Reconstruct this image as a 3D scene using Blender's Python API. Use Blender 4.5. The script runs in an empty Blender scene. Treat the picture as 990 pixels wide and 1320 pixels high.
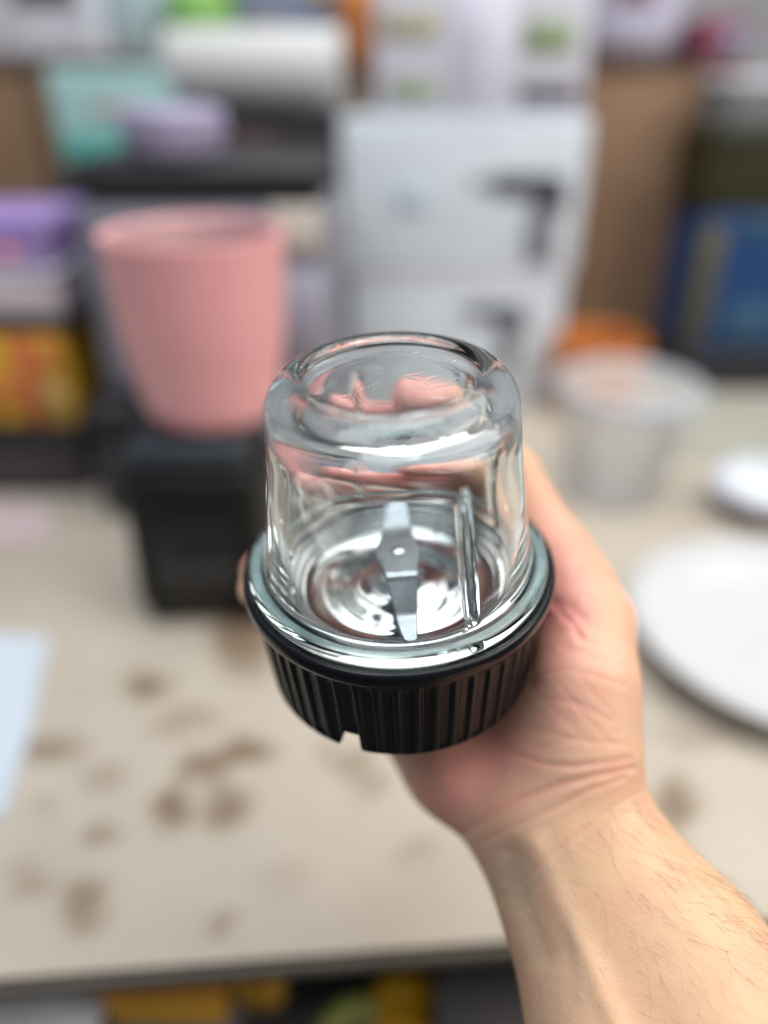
import bpy, bmesh, math, random
import numpy as np
from mathutils import Vector, Matrix

random.seed(7); rng = np.random.default_rng(7)
S = bpy.context.scene
COL = S.collection
R = math.radians

# ------------------------------------------------------------------ camera
HC = 0.32                     # eye height above the table
PITCH = R(31)
FPX = 960.0                   # focal length in pixels of the 990 px wide photograph
CAM = Vector((0, 0, HC))
cd = bpy.data.cameras.new('camera'); cam = bpy.data.objects.new('camera', cd); COL.objects.link(cam)
cam.location = CAM; cam.rotation_euler = (R(90) - PITCH, 0, 0)
cd.sensor_fit = 'VERTICAL'; cd.sensor_height = 35.2; cd.sensor_width = 26.4
cd.lens = FPX / 1320 * 35.2
cd.clip_start = 0.01; cd.clip_end = 60
cd.dof.use_dof = True; cd.dof.focus_distance = 0.182
cd.dof.aperture_fstop = (cd.lens * 1e-3) / 0.0124 
S.camera = cam

# ------------------------------------------------------------------ light
w = bpy.data.worlds.new('World'); S.world = w; w.use_nodes = True
w.node_tree.nodes['Background'].inputs[0].default_value = (0.90, 0.95, 1.0, 1)
w.node_tree.nodes['Background'].inputs[1].default_value = 0.19
def area(name, loc, target, sx, sy, power, col):
    l = bpy.data.lights.new(name, 'AREA'); l.shape = 'RECTANGLE'; l.size = sx; l.size_y = sy
    l.energy = power; l.color = col
    o = bpy.data.objects.new(name, l); COL.objects.link(o); o.location = loc
    o.rotation_euler = (Vector(target) - Vector(loc)).to_track_quat('-Z', 'Y').to_euler()
    return o
area('ceiling_lamp', (0.45, 0.60, 1.55), (0.2, 0.4, 0), 2.1, 1.2, 22, (1.0, 0.98, 0.95))
area('ceiling_lamp', (-0.25, 0.05, 1.55), (0, 0.4, 0), 0.60, 1.8, 16, (0.93, 0.97, 1.0))
area('hand_fill_lamp', (1.15, -0.12, 1.0), (0.05, 0.2, 0.15), 0.9, 0.9, 14, (1.0, 0.93, 0.82))  # warm fill added on the right to brighten the hand
S.view_settings.view_transform = 'Standard'; S.view_settings.look = 'None'
S.view_settings.exposure = -0.06; S.view_settings.gamma = 1.0
S.render.engine = 'CYCLES'
cy = S.cycles
cy.use_denoising = True
cy.max_bounces = 20; cy.transmission_bounces = 18; cy.glossy_bounces = 10; cy.diffuse_bounces = 3
cy.transparent_max_bounces = 16; cy.blur_glossy = 0.6; cy.sample_clamp_indirect = 6

# ------------------------------------------------------------------ pixel helpers
XR = np.array([1., 0, 0]); FW = np.array([0, math.cos(PITCH), -math.sin(PITCH)]); UP = np.array([0, math.sin(PITCH), math.cos(PITCH)])
CN = np.array(CAM)
def ray(px, py): return (px - 495) / FPX * XR - (py - 660) / FPX * UP + FW
def P(px, py, d): return CN + d * ray(px, py)                      # depth along the view axis
def at(px, py, Y): r = ray(px, py); return CN + r * (Y / r[1])      # at a world distance Y
def onz(px, py, z=0.0): r = ray(px, py); return CN + r * ((z - HC) / r[2])
def toimg(V):
    d = V - CN; z = d @ FW
    return 495 + FPX * (d @ XR) / z, 660 - FPX * (d @ UP) / z, z
def c2w(c): return CN + c[0] * XR - c[1] * UP + c[2] * FW

# ------------------------------------------------------------------ materials
def mat(name, col, rough=0.5, metal=0.0, var=0.12, scale=40, bump=0.0, bscale=300, spec=0.5, coat=0.0, trans=0.0, ior=1.45, sss=0.0):
    m = bpy.data.materials.new(name); m.use_nodes = True; n = m.node_tree; b = n.nodes['Principled BSDF']
    b.inputs['Roughness'].default_value = rough; b.inputs['Metallic'].default_value = metal
    b.inputs['Specular IOR Level'].default_value = spec; b.inputs['Coat Weight'].default_value = coat
    b.inputs['Transmission Weight'].default_value = trans; b.inputs['IOR'].default_value = ior
    b.inputs['Subsurface Weight'].default_value = sss
    tc = n.nodes.new('ShaderNodeTexCoord')
    if var > 0:
        no = n.nodes.new('ShaderNodeTexNoise'); no.inputs['Scale'].default_value = scale; no.inputs['Detail'].default_value = 5
        n.links.new(tc.outputs['Object'], no.inputs['Vector'])
        mr = n.nodes.new('ShaderNodeMapRange'); mr.inputs[1].default_value = .3; mr.inputs[2].default_value = .7
        mr.inputs[3].default_value = 1 - var; mr.inputs[4].default_value = 1 + var
        n.links.new(no.outputs[0], mr.inputs[0])
        mx = n.nodes.new('ShaderNodeVectorMath'); mx.operation = 'SCALE'; mx.inputs[0].default_value = col
        n.links.new(mr.outputs[0], mx.inputs['Scale']); n.links.new(mx.outputs[0], b.inputs['Base Color'])
    else: b.inputs['Base Color'].default_value = (*col, 1)
    if bump > 0:
        nb = n.nodes.new('ShaderNodeTexNoise'); nb.inputs['Scale'].default_value = bscale; nb.inputs['Detail'].default_value = 4
        n.links.new(tc.outputs['Object'], nb.inputs['Vector'])
        bp = n.nodes.new('ShaderNodeBump'); bp.inputs['Strength'].default_value = bump; bp.inputs['Distance'].default_value = 0.0006
        n.links.new(nb.outputs[0], bp.inputs['Height']); n.links.new(bp.outputs[0], b.inputs['Normal'])
    return m
def srgb(r, g, b, k=1.0):
    f = lambda c: (c / 12.92 if c <= .04045 else ((c + .055) / 1.055) ** 2.4)
    return tuple(min(.9, f(c / 255) * k) for c in (r, g, b))

# ------------------------------------------------------------------ object helpers
def tag(o, label=None, cat=None, group=None, kind=None):
    if label: o['label'] = label
    if cat: o['category'] = cat
    if group: o['group'] = group
    if kind: o['kind'] = kind
    return o
def link(name, me, m=None, parent=None, smooth=False):
    o = bpy.data.objects.new(name, me); COL.objects.link(o)
    if m: me.materials.append(m)
    if smooth: me.polygons.foreach_set('use_smooth', [True] * len(me.polygons))
    if parent is not None:
        o.parent = parent; o.matrix_parent_inverse = Matrix.Identity(4)
    return o
def mesh(name, v, f, m=None, parent=None, smooth=False):
    me = bpy.data.meshes.new(name); me.from_pydata([tuple(map(float, p)) for p in v], [], [tuple(map(int, q)) for q in f]); me.update()
    return link(name, me, m, parent, smooth)
def empty(name, loc, rz=0.0):
    o = bpy.data.objects.new(name, None); COL.objects.link(o); o.location = loc; o.rotation_euler = (0, 0, rz); o.empty_display_size = .02
    return o
def rbox(name, c, size, m, parent=None, bev=0.004, seg=3, taper=0.0):
    bm = bmesh.new(); bmesh.ops.create_cube(bm, size=1)
    for v in bm.verts:
        k = 1 - taper * (0.5 - v.co.z)
        v.co = Vector((v.co.x * size[0] * k, v.co.y * size[1] * k, v.co.z * size[2]))
    if bev > 0: bmesh.ops.bevel(bm, geom=bm.edges[:], offset=min(bev, min(size) * .45), segments=seg, affect='EDGES', profile=.5)
    bm.normal_update()
    bmesh.ops.translate(bm, verts=bm.verts, vec=Vector(c))
    me = bpy.data.meshes.new(name); bm.to_mesh(me); bm.free()
    o = link(name, me, m, parent, True)
    me.set_sharp_from_angle(angle=R(50)) if hasattr(me, 'set_sharp_from_angle') else None
    return o
def lathe(name, prof, m, parent=None, n=64, closed=True, fn=None, M=None):
    """profile of (r, z); r==0 ends become poles. fn(r,z,theta array,k) -> r,z"""
    th = np.linspace(0, 2 * np.pi, n, endpoint=False); V = []; idx = []
    for k, (r, z) in enumerate(prof):
        if r < 1e-9: idx.append([len(V)]); V.append((0, 0, z)); continue
        rr = np.full(n, r); zz = np.full(n, z)
        if fn: rr, zz = fn(rr, zz, th, k)
        s = len(V); V += list(zip(rr * np.cos(th), rr * np.sin(th), zz)); idx.append(list(range(s, s + n)))
    F = []
    for a, b in zip(idx[:-1], idx[1:]):
        for i in range(n):
            j = (i + 1) % n
            if len(a) == 1: F.append((a[0], b[j], b[i]))
            elif len(b) == 1: F.append((a[i], a[j], b[0]))
            else: F.append((a[i], a[j], b[j], b[i]))
    if closed and len(idx[0]) > 1:
        a, b = idx[-1], idx[0]
        for i in range(n):
            j = (i + 1) % n; F.append((a[i], a[j], b[j], b[i]))
    if M is not None: V = [tuple(M @ Vector(p)) for p in V]
    o = mesh(name, V, F, m, parent, True)
    bm = bmesh.new(); bm.from_mesh(o.data); bmesh.ops.recalc_face_normals(bm, faces=bm.faces); bm.to_mesh(o.data); bm.free()
    return o
def spline(pts, k=6):
    """Catmull-Rom through the profile points"""
    p = np.array(pts, float); p = np.vstack([2 * p[0] - p[1], p, 2 * p[-1] - p[-2]]); out = []
    for i in range(1, len(p) - 2):
        for t in np.linspace(0, 1, k, endpoint=False):
            a, b, c, d = p[i - 1], p[i], p[i + 1], p[i + 2]
            out.append(.5 * (2 * b + (c - a) * t + (2 * a - 5 * b + 4 * c - d) * t * t + (3 * b - a - 3 * c + d) * t ** 3))
    out.append(p[-2]); out = np.array(out); out[:, 0] = np.maximum(out[:, 0], 0)
    return [tuple(q) for q in out]

# ================================================================== THE TABLE
fl, fr = onz(-10, 1262), onz(1000, 1186)
d = (fr - fl); d /= np.linalg.norm(d); nrm = np.array([-d[1], d[0], 0])
TW, TD = 2.6, 1.62
c0 = fl - d * 1.2
gx, gy = 420, 260
table = empty('workbench', tuple(c0 + d * TW / 2 + nrm * TD / 2 - np.array([0, 0, .75])))
tl = np.array(table.location)
us = np.linspace(0, TW, gx); vs = np.linspace(0, TD, gy)
UU, VV = np.meshgrid(us, vs)
TV = (c0[None] + UU.ravel()[:, None] * d + VV.ravel()[:, None] * nrm)
top_m = mat('bench_top', (.5, .45, .4), .62, bump=.15, bscale=120)
n = top_m.node_tree
att = n.nodes.new('ShaderNodeAttribute'); att.attribute_name = 'stain'
mixn = n.nodes.new('ShaderNodeMix'); mixn.data_type = 'RGBA'
nz = n.nodes.new('ShaderNodeTexNoise'); nz.inputs['Scale'].default_value = 9; nz.inputs['Detail'].default_value = 6
tcn = n.nodes.new('ShaderNodeTexCoord'); n.links.new(tcn.outputs['Object'], nz.inputs['Vector'])
cr = n.nodes.new('ShaderNodeValToRGB'); cr.color_ramp.elements[0].position = .35; cr.color_ramp.elements[1].position = .65
cr.color_ramp.elements[0].color = (.44, .39, .325, 1); cr.color_ramp.elements[1].color = (.53, .475, .40, 1)
n.links.new(nz.outputs[0], cr.inputs[0])
n.links.new(att.outputs['Fac'], mixn.inputs['Factor']); n.links.new(cr.outputs[0], mixn.inputs['A']); mixn.inputs['B'].default_value = (.20, .135, .085, 1)
n.links.new(mixn.outputs['Result'], n.nodes['Principled BSDF'].inputs['Base Color'])
F = [(j * gx + i, j * gx + i + 1, (j + 1) * gx + i + 1, (j + 1) * gx + i) for j in range(gy - 1) for i in range(gx - 1)]
tt = mesh('tabletop', TV - tl, F, top_m, table)
# grown stains: px, py, half sizes in px, strength
STAINS = [(190, 886, 32, 17, .85), (222, 935, 30, 22, .35), (262, 985, 34, 22, .75), (318, 970, 36, 17, .85), (70, 966, 36, 20, .65), (130, 1005, 30, 22, .35), (225, 1042, 24, 32, .85),
          (292, 1042, 34, 26, .7), (130, 1074, 18, 18, .6), (108, 1165, 28, 36, .7), (38, 1135, 30, 26, .4), (282, 1192, 18, 18, .5), (455, 985, 34, 24, .5), (480, 1015, 20, 18, .45),
          (870, 1040, 28, 36, .7), (318, 822, 44, 50, .75), (368, 1130, 34, 26, .15), (535, 1100, 28, 16, .25), (420, 960, 16, 14, .4), (250, 925, 40, 14, .45), (900, 950, 60, 18, .3), (60, 1040, 22, 16, .3)]
px, py, pz = toimg(TV); st = np.zeros(len(TV))
wob = np.sin(px * .11 + 2 * np.sin(py * .07)) * 5 + np.sin(py * .13 + 1.7 * np.sin(px * .05)) * 5
wob2 = np.cos(px * .07 + 3 * np.sin(py * .09)) * 6
for (x, y, a, b, s) in STAINS:
    q = np.sqrt(((px + wob - x) / a) ** 2 + ((py + wob2 - y) / b) ** 2)
    st = np.maximum(st, min(1, s * 1.25) * np.clip((1.32 - q) / .7, 0, 1))
st[pz < .05] = 0
# older specks all over the bench, kept in bench coordinates
for _ in range(90):
    q = np.hypot(UU.ravel() - rng.uniform(.2, 2.4), VV.ravel() - rng.uniform(.0, 1.4)); st = np.maximum(st, rng.uniform(.1, .4) * np.clip((rng.uniform(.004, .014) - q) / .004, 0, 1))
a_ = tt.data.attributes.new('stain', 'FLOAT', 'POINT'); a_.data.foreach_set('value', st.astype(np.float32))
edge_m = mat('dark_edging', (.10, .085, .07), .5)
wood_m = mat('bench_frame_wood', (.12, .085, .06), .6, scale=12)
ang = math.atan2(d[1], d[0])
def on_bench(name, u, v, z, su, sv, sz, m, parent, bev=.003):
    o = rbox(name, (0, 0, 0), (su, sv, sz), m, parent, bev); o.location = tuple(c0 + d * u + nrm * v + np.array([0, 0, z]) - tl); o.rotation_euler = (0, 0, ang); return o
on_bench('board', TW / 2, TD / 2 + .001, -.0065, TW, TD, .010, edge_m, table)
on_bench('edging', TW / 2, -.0025, -.0055, TW, .004, .008, edge_m, table, .002)
for u in (.06, TW - .06):
    for v in (.06, TD - .06): on_bench('leg', u, v, -.382, .07, .07, .735, wood_m, table)
SHZ = -.135
on_bench('shelf', TW / 2, .47, SHZ - .012, TW - .2, .84, .02, mat('shelf_black', (.012, .011, .012), .6), table)
tag(table, 'beige stained workbench with dark front edge and a black shelf underneath', 'workbench')

# ================================================================== THE JAR
JC = np.array([(512.9 - 495) / FPX * .209, (723.5 - 660) / FPX * .209, .209])
tilt, lean = .622, .0411
ja = np.array([-math.sin(lean), -math.cos(tilt) * math.cos(lean), -math.sin(tilt)]); ja /= np.linalg.norm(ja)
ju = np.cross(ja, [0, 0, 1.]); ju /= np.linalg.norm(ju)
if ju[0] < 0: ju = -ju
def cw(v): return v[0] * XR - v[1] * UP + v[2] * FW
Aw, Uw = cw(ja), cw(ju); Vw = np.cross(Aw, Uw)      # z up, x right, y to the back
Cw = c2w(JC)
MJ = Matrix(((Uw[0], Vw[0], Aw[0], Cw[0]), (Uw[1], Vw[1], Aw[1], Cw[1]), (Uw[2], Vw[2], Aw[2], Cw[2]), (0, 0, 0, 1)))
def J(phi, rho, z): p = R(phi); return Cw + 1e-3 * (rho * math.cos(p) * Uw + rho * math.sin(p) * Vw + z * Aw)
jar = bpy.data.objects.new('grinder_jar', None); COL.objects.link(jar); jar.matrix_world = MJ; jar.empty_display_size = .02
tag(jar, 'upturned thick clear glass grinder cup screwed onto a black ribbed cap with steel blade', 'grinder jar')
mm = .001
glass = bpy.data.materials.new('clear_glass'); glass.use_nodes = True
gb = glass.node_tree.nodes['Principled BSDF']
gb.inputs['Base Color'].default_value = (.985, .997, .995, 1); gb.inputs['Roughness'].default_value = 0.0
gb.inputs['Transmission Weight'].default_value = 1
_sm = glass.node_tree.nodes.new('ShaderNodeTexNoise'); _sm.inputs['Scale'].default_value = 55; _sm.inputs['Detail'].default_value = 6; _sm.inputs['Roughness'].default_value = .65
_sr = glass.node_tree.nodes.new('ShaderNodeMapRange'); _sr.inputs[1].default_value = .54; _sr.inputs[2].default_value = .72; _sr.inputs[3].default_value = 0.0; _sr.inputs[4].default_value = .018
_st = glass.node_tree.nodes.new('ShaderNodeTexCoord'); glass.node_tree.links.new(_st.outputs['Object'], _sm.inputs['Vector']); glass.node_tree.links.new(_sm.outputs[0], _sr.inputs[0]); glass.node_tree.links.new(_sr.outputs[0], gb.inputs['Roughness'])
gb.inputs['IOR'].default_value = 1.5
va = glass.node_tree.nodes.new('ShaderNodeVolumeAbsorption'); va.inputs['Color'].default_value = (.55, .86, .80, 1); va.inputs['Density'].default_value = 9
glass.node_tree.links.new(va.outputs[0], glass.node_tree.nodes['Material Output'].inputs['Volume'])
gnz = glass.node_tree.nodes.new('ShaderNodeTexNoise'); gnz.inputs['Scale'].default_value = 95; gnz.inputs['Detail'].default_value = 1
gtc = glass.node_tree.nodes.new('ShaderNodeTexCoord'); gbp = glass.node_tree.nodes.new('ShaderNodeBump')
gbp.inputs['Strength'].default_value = .04; gbp.inputs['Distance'].default_value = .001
glass.node_tree.links.new(gtc.outputs['Object'], gnz.inputs['Vector']); gvo = glass.node_tree.nodes.new('ShaderNodeTexVoronoi'); gvo.feature = 'DISTANCE_TO_EDGE'; gvo.inputs['Scale'].default_value = 48
gwp = glass.node_tree.nodes.new('ShaderNodeVectorMath'); gwp.operation = 'MULTIPLY_ADD'; gwp.inputs[1].default_value = (.02, .02, .02)
glass.node_tree.links.new(gnz.outputs['Color'], gwp.inputs[0]); glass.node_tree.links.new(gtc.outputs['Object'], gwp.inputs[2]); glass.node_tree.links.new(gwp.outputs[0], gvo.inputs['Vector'])
gmr = glass.node_tree.nodes.new('ShaderNodeMapRange'); gmr.interpolation_type = 'SMOOTHSTEP'; gmr.inputs[1].default_value = 0; gmr.inputs[2].default_value = .035; gmr.inputs[3].default_value = 1; gmr.inputs[4].default_value = 0
glass.node_tree.links.new(gvo.outputs['Distance'], gmr.inputs[0])
gsx = glass.node_tree.nodes.new('ShaderNodeSeparateXYZ'); glass.node_tree.links.new(gtc.outputs['Object'], gsx.inputs[0])
gmz = glass.node_tree.nodes.new('ShaderNodeMapRange'); gmz.inputs[1].default_value = .040; gmz.inputs[2].default_value = .049; glass.node_tree.links.new(gsx.outputs['Z'], gmz.inputs[0])
gmu = glass.node_tree.nodes.new('ShaderNodeMath'); gmu.operation = 'MULTIPLY'; glass.node_tree.links.new(gmr.outputs[0], gmu.inputs[0]); glass.node_tree.links.new(gmz.outputs[0], gmu.inputs[1])
gb2 = glass.node_tree.nodes.new('ShaderNodeBump'); gb2.inputs['Strength'].default_value = .07; gb2.inputs['Distance'].default_value = .0002
glass.node_tree.links.new(gmu.outputs[0], gb2.inputs['Height']); glass.node_tree.links.new(gb2.outputs[0], gbp.inputs['Normal'])
glass.node_tree.links.new(gnz.outputs[0], gbp.inputs['Height']); glass.node_tree.links.new(gbp.outputs[0], gb.inputs['Normal'])

outer = spline([(0, 54.4), (8, 54.4), (15, 54.4), (19, 54.6), (20.6, 54.9), (22.0, 55.5), (23.5, 55.8), (25.2, 55.5), (27.2, 54.5), (29.0, 52.8), (30.4, 50.3), (31.1, 47.4), (31.4, 44),
                (32.0, 37), (33.2, 28), (34.5, 18), (35.9, 10), (36.5, 7.2), (37.2, 5.5), (38.4, 4.75), (39.8, 4.4), (40.7, 3.6), (41.05, 2.4), (41.0, 1.2), (40.4, .45), (39.0, .2)], 4)
flat = [(37.5, .15), (36.0, .15), (34.6, .2)]
inner = spline([(33.6, .5), (33.2, 1.2), (33.0, 3), (32.3, 8), (31.2, 16), (30.0, 25), (28.6, 34), (27.6, 42), (26.7, 45.8), (24.8, 48.4), (21.8, 49.7), (17, 50.1), (10, 50.0), (4, 50.0), (0, 50.0)], 4)
outer = [(r, z + 2.0 * min(1, max(0, (z - 30) / 20))) for r, z in outer]
gprof = [(r * mm, z * mm) for r, z in outer + flat + inner]
n_out = len(outer) + len(flat)
RIBS = [(-60, 4.0, 1.9), (108, 3.4, 2.2), (184, 3.0, 2.2), (22, 3.0, 2.2)]     # angle, inward height mm, width deg
def gfn(r, z, th, k):
    zz = z[0] / mm
    if k >= n_out:
        wave = .07 * np.sin(3 * th + zz * .11) + .025 * np.sin(7 * th - zz * .17 + 1) + .008 * np.sin(13 * th + .2 * zz)
        fade = np.clip((r / mm - 14) / 12, 0, 1)
        r = r + wave * fade * mm
        low = np.clip((zz - 1.5) / 2.5, 0, 1) * np.clip((40 - zz) / 6, 0, 1)
        for a, h, wd in RIBS:
            dth = (th - R(a) + np.pi) % (2 * np.pi) - np.pi
            r = r - h * mm * low * np.exp(-np.abs(dth / R(wd)) ** 2.6)
    else:
        wave = .05 * np.sin(4 * th + zz * .07) + .035 * np.sin(9 * th - zz * .1 + 2)
        r = r + wave * mm * np.clip((r / mm - 16) / 12, 0, 1) * (zz > 4.2)
    return r, z
lathe('glass_cup', gprof, glass, jar, n=540, closed=False, fn=gfn)

# black cap
black = mat('black_plastic', (.005, .006, .009), .24, var=.25, scale=300, bump=.06, bscale=1500, spec=.36)
cap_p = [(34.4, -.9), (38, -.25), (40.6, -.25), (41.35, -.05), (41.6, .45), (42.0, .75), (42.6, .75), (43.1, .35), (43.35, -.5), (43.4, -2.2), (43.1, -3.6), (42.4, -4.3), (41.6, -4.6), (41.25, -5.2)]
n_top = len(cap_p); NS = 14
CB = -33.5
skirt = [(41.2 - 1.9 * t, -5.6 + (CB + 5.6) * t) for t in np.linspace(0, 1, NS)]
cap_p += skirt; cap_p += [(39.2, CB - .35), (38.7, CB - .55), (37.6, CB - .55), (36.9, CB - .3), (36.7, CB)]
cap_in = [(36.9, -26), (37.3, -20), (37.3, -13.5), (36.5, -12.6), (20, -12.4), (0, -12.4)]
cap_p += cap_in; tot = len(cap_p)
NOTCH = R(-112.8)
def cfn(r, z, th, k):
    dth = (th - NOTCH + np.pi) % (2 * np.pi) - np.pi
    x = dth * 40
    arch = np.where((x > -3.4) & (x < 3.0), np.where(x < 0, np.clip((x + 3.4) / 2.2, 0, 1) ** .7, np.clip((3.0 - x) / .35, 0, 1)), 0) * 6.2
    if n_top <= k < n_top + NS:
        t = (k - n_top) / (NS - 1)
        ph = (th * 50 / (2 * np.pi)) % 1.0
        rib = np.clip(np.cos(2 * np.pi * ph) * 1.7 - .35, -.9, .9) / .9
        amp = .55 * np.clip(t / .08, 0, 1)
        r = r + (rib - 1) * .5 * amp * 1.8 * mm
        z = z + t * arch * mm
    elif n_top + NS <= k < tot - len(cap_in): z = z + arch * mm
    elif k == tot - len(cap_in): z = z + np.minimum(arch, 5) * .2 * mm
    return r, z
lathe('cap', [(r * mm, z * mm) for r, z in cap_p], black, jar, n=1024, closed=False, fn=cfn)

gk = mat('pale_seal', (.40, .53, .54), .35, var=.25, scale=260, bump=.5, bscale=500)
lathe('seal_ring', [(36.0 * mm, -.2 * mm), (39.7 * mm, -.2 * mm), (39.75 * mm, .02 * mm), (36.0 * mm, .04 * mm)], gk, jar, n=120, closed=True)
# steel bowl, shaft and blade
steel = mat('polished_steel', (.66, .70, .725), .075, metal=1, var=.05, scale=120)
nt = steel.node_tree; sb = nt.nodes['Principled BSDF']
wv = nt.nodes.new('ShaderNodeTexNoise'); wv.inputs['Scale'].default_value = 70; wv.inputs['Detail'].default_value = 1.5
tcs = nt.nodes.new('ShaderNodeTexCoord'); bps = nt.nodes.new('ShaderNodeBump'); bps.inputs['Strength'].default_value = .02; bps.inputs['Distance'].default_value = .001
nt.links.new(tcs.outputs['Object'], wv.inputs['Vector']); nt.links.new(wv.outputs[0], bps.inputs['Height']); nt.links.new(bps.outputs[0], sb.inputs['Normal'])
bowl = spline([(34.2, -.7), (33.8, .3), (33.2, .6), (32.6, .3), (32.3, -1.0), (30.9, -1.6), (30.6, -3.0), (29.1, -3.6), (28.8, -5.0), (27.3, -5.6), (27.0, -7.0), (25.4, -7.9), (23, -8.6), (20.5, -8.9), (18, -8.7), (16.4, -8.1), (13.5, -7.6),
               (9.5, -7.2), (7.2, -6.9), (6.2, -6.0), (5.8, -3.6), (5.0, -2.6), (3.6, -2.3), (0, -2.3)], 8)
bowl = [(r, z + (.13 * math.sin(r * 1.05 + .6) * min(1, (24.5 - r) / 4) if 7.5 < r < 24.5 else 0)) for r, z in bowl]
bowl_o = lathe('steel_bowl', [(r * mm, z * mm) for r, z in bowl], steel, jar, n=240, closed=False)
band_black = mat('dark_band_black', (.008, .008, .009), .35, var=.2, scale=300)
for (zz, r0, hh) in ((-.45, 32.45, .55), (-2.35, 30.8, .45), (-4.35, 29.0, .45), (-6.35, 27.2, .45)):     # added black rings stand in for dark reflection bands in the steel
    lathe('dark_band_ring', spline([((r0 + .25) * mm, (zz + hh) * mm), ((r0 - .40) * mm, (zz + hh * .8) * mm), ((r0 - .55) * mm, zz * mm), ((r0 - .40) * mm, (zz - hh * .8) * mm), ((r0 + .25) * mm, (zz - hh) * mm)], 3), band_black, bowl_o, n=160, closed=True)
lathe('shaft', [(0, 4.6 * mm), (2.2 * mm, 4.6 * mm), (2.6 * mm, 4.2 * mm), (2.6 * mm, -2.6 * mm), (0, -2.6 * mm)], mat('shaft_steel', (.5, .5, .5), .25, metal=1), jar, n=40, closed=False)
blade_m = mat('brushed_blade_steel', (.22, .24, .26), .28, metal=1, var=.12, scale=500, bump=.05, bscale=3000)
# sections along s (front positive): s, z, half width, x shift
SEC = [(-19.5, 9.3, 2.2, .8), (-18.0, 8.6, 3.1, .6), (-11.6, 5.55, 3.9, .3), (-10.6, 5.15, 4.0, .3), (-8.6, 5.0, 4.2, .2), (-2.0, 5.0, 6.0, 0), (1.4, 5.0, 6.0, 0), (9.6, 5.0, 4.3, .2), (10.6, 4.6, 4.2, .3), (11.6, 3.8, 4.1, .3), (19.2, -1.4, 3.0, .7), (20.0, -1.8, 2.9, .7), (20.8, -2.0, 2.8, .7), (28.6, -3.4, 1.7, 1.0), (29.6, -3.6, .9, 1.0)]
bv = []; bf = []; T = 1.5
SECN = []
for i, (s, z, hw, xs) in enumerate(SEC):
    a = SEC[max(i - 1, 0)]; b = SEC[min(i + 1, len(SEC) - 1)]
    ds, dz = b[0] - a[0], b[1] - a[1]; L = math.hypot(ds, dz); ns, nzz = -dz / L, ds / L
    for (x, o) in ((-hw + .25, T / 2), (hw - .25, T / 2), (hw, T / 2 - .25), (hw, -T / 2), (-hw, -T / 2), (-hw, T / 2 - .25)):
        bv.append(((x + xs) * mm, -(s + ns * o) * mm, (z + nzz * o) * mm))
    if i:
        q = (i - 1) * 6
        for e in range(6): bf.append((q + e, q + (e + 1) % 6, q + 6 + (e + 1) % 6, q + 6 + e))
bf.append(tuple(range(6))); bf.append(tuple(range((len(SEC) - 1) * 6, len(SEC) * 6)))
bl = mesh('blade', bv, bf, blade_m, jar)
bm = bmesh.new(); bm.from_mesh(bl.data); bmesh.ops.recalc_face_normals(bm, faces=bm.faces); bm.to_mesh(bl.data); bm.free()
bl.rotation_euler = (0, 0, R(2))
rv = lathe('rivet', [(0, 6.15 * mm), (1.0 * mm, 6.1 * mm), (1.7 * mm, 5.98 * mm), (1.9 * mm, 5.7 * mm), (1.9 * mm, 4.6 * mm), (0, 4.6 * mm)], steel, bl, n=28, closed=False)

# ================================================================== HAND AND FOREARM (one continuous skin)
vox = 1.2e-3
lo = hi = None
def cone_sdf(X, a, b, ra, rb):
    ba = b - a; L2 = ba @ ba
    t = np.clip(((X - a) @ ba) / L2, 0, 1)
    return np.linalg.norm(X - a - t[..., None] * ba, axis=-1) - (ra + (rb - ra) * t)
def smin(a, b, k):
    h = np.clip(.5 + .5 * (b - a) / k, 0, 1)
    return b * (1 - h) + a * h - k * h * (1 - h)
Wc = P(715, 1045, .222)
IDX = [J(18, 60, -30), J(48, 59, -1), J(64, 48.5, 20), J(81, 42.8, 26)]
MID = [J(30, 63, -37), J(60, 62, -12), J(90, 50, 12), J(112, 43.2, 22)]
RNG = [J(52, 62, -44), J(84, 60, -25), J(116, 52, 3), J(129, 45.5, 12)]
PNK = [J(78, 57, -50), J(118, 54, -34), J(150, 50, -22), J(170, 44.0, -15)]
PALM = [  # a, b, ra, rb in mm
    (P(695, 1075, .220), P(795, 1330, .194), 18.5, 20.5), (P(795, 1330, .194), P(910, 1600, .168), 20.5, 24),
    (P(742, 1045, .217), P(880, 1240, .198), 18.5, 21.5), (P(880, 1240, .198), P(1020, 1500, .17), 21.5, 26),
    (P(742, 1045, .217), P(752, 960, .215), 17, 14), (P(752, 960, .215), P(751, 880, .218), 14, 14.0), (P(751, 880, .218), P(759, 802, .226), 14.0, 12.6),
    (P(700, 1000, .226), P(705, 880, .238), 17, 15),
    (P(690, 1060, .224), P(592, 985, .238), 16.5, 15.5), (P(592, 985, .238), P(506, 890, .262), 15.5, 15),
    (P(740, 1030, .226), IDX[0], 14, 12), (P(715, 1035, .230), MID[0], 14, 12), (P(690, 1045, .230), RNG[0], 14, 11.5), (P(560, 900, .262), PNK[0], 14, 11),
    (P(660, 960, .245), J(60, 56, -50), 14, 12)]
THUMB = [(P(759, 802, .226), P(716, 716, .238), 12.4, 10.6), (P(716, 716, .238), P(655, 655, .247), 10.4, 8.8), (P(655, 655, .247), P(632, 640, .249), 8.8, 7.2)]
FING = [(IDX, (11, 9.0, 7.8, 6.3)), (MID, (11, 9.2, 8.0, 6.4)), (RNG, (10.5, 8.7, 7.6, 6.1)), (PNK, (9.5, 7.8, 6.8, 5.0))]
_e = np.array([p for q in PALM for p in q[:2]] + [p for q in FING for p in q[0]])
lo = _e.min(0) - .024; hi = _e.max(0) + .024; lo[1] = max(lo[1], .0)
gxs = [np.arange(lo[i], hi[i], vox) for i in range(3)]
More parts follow.
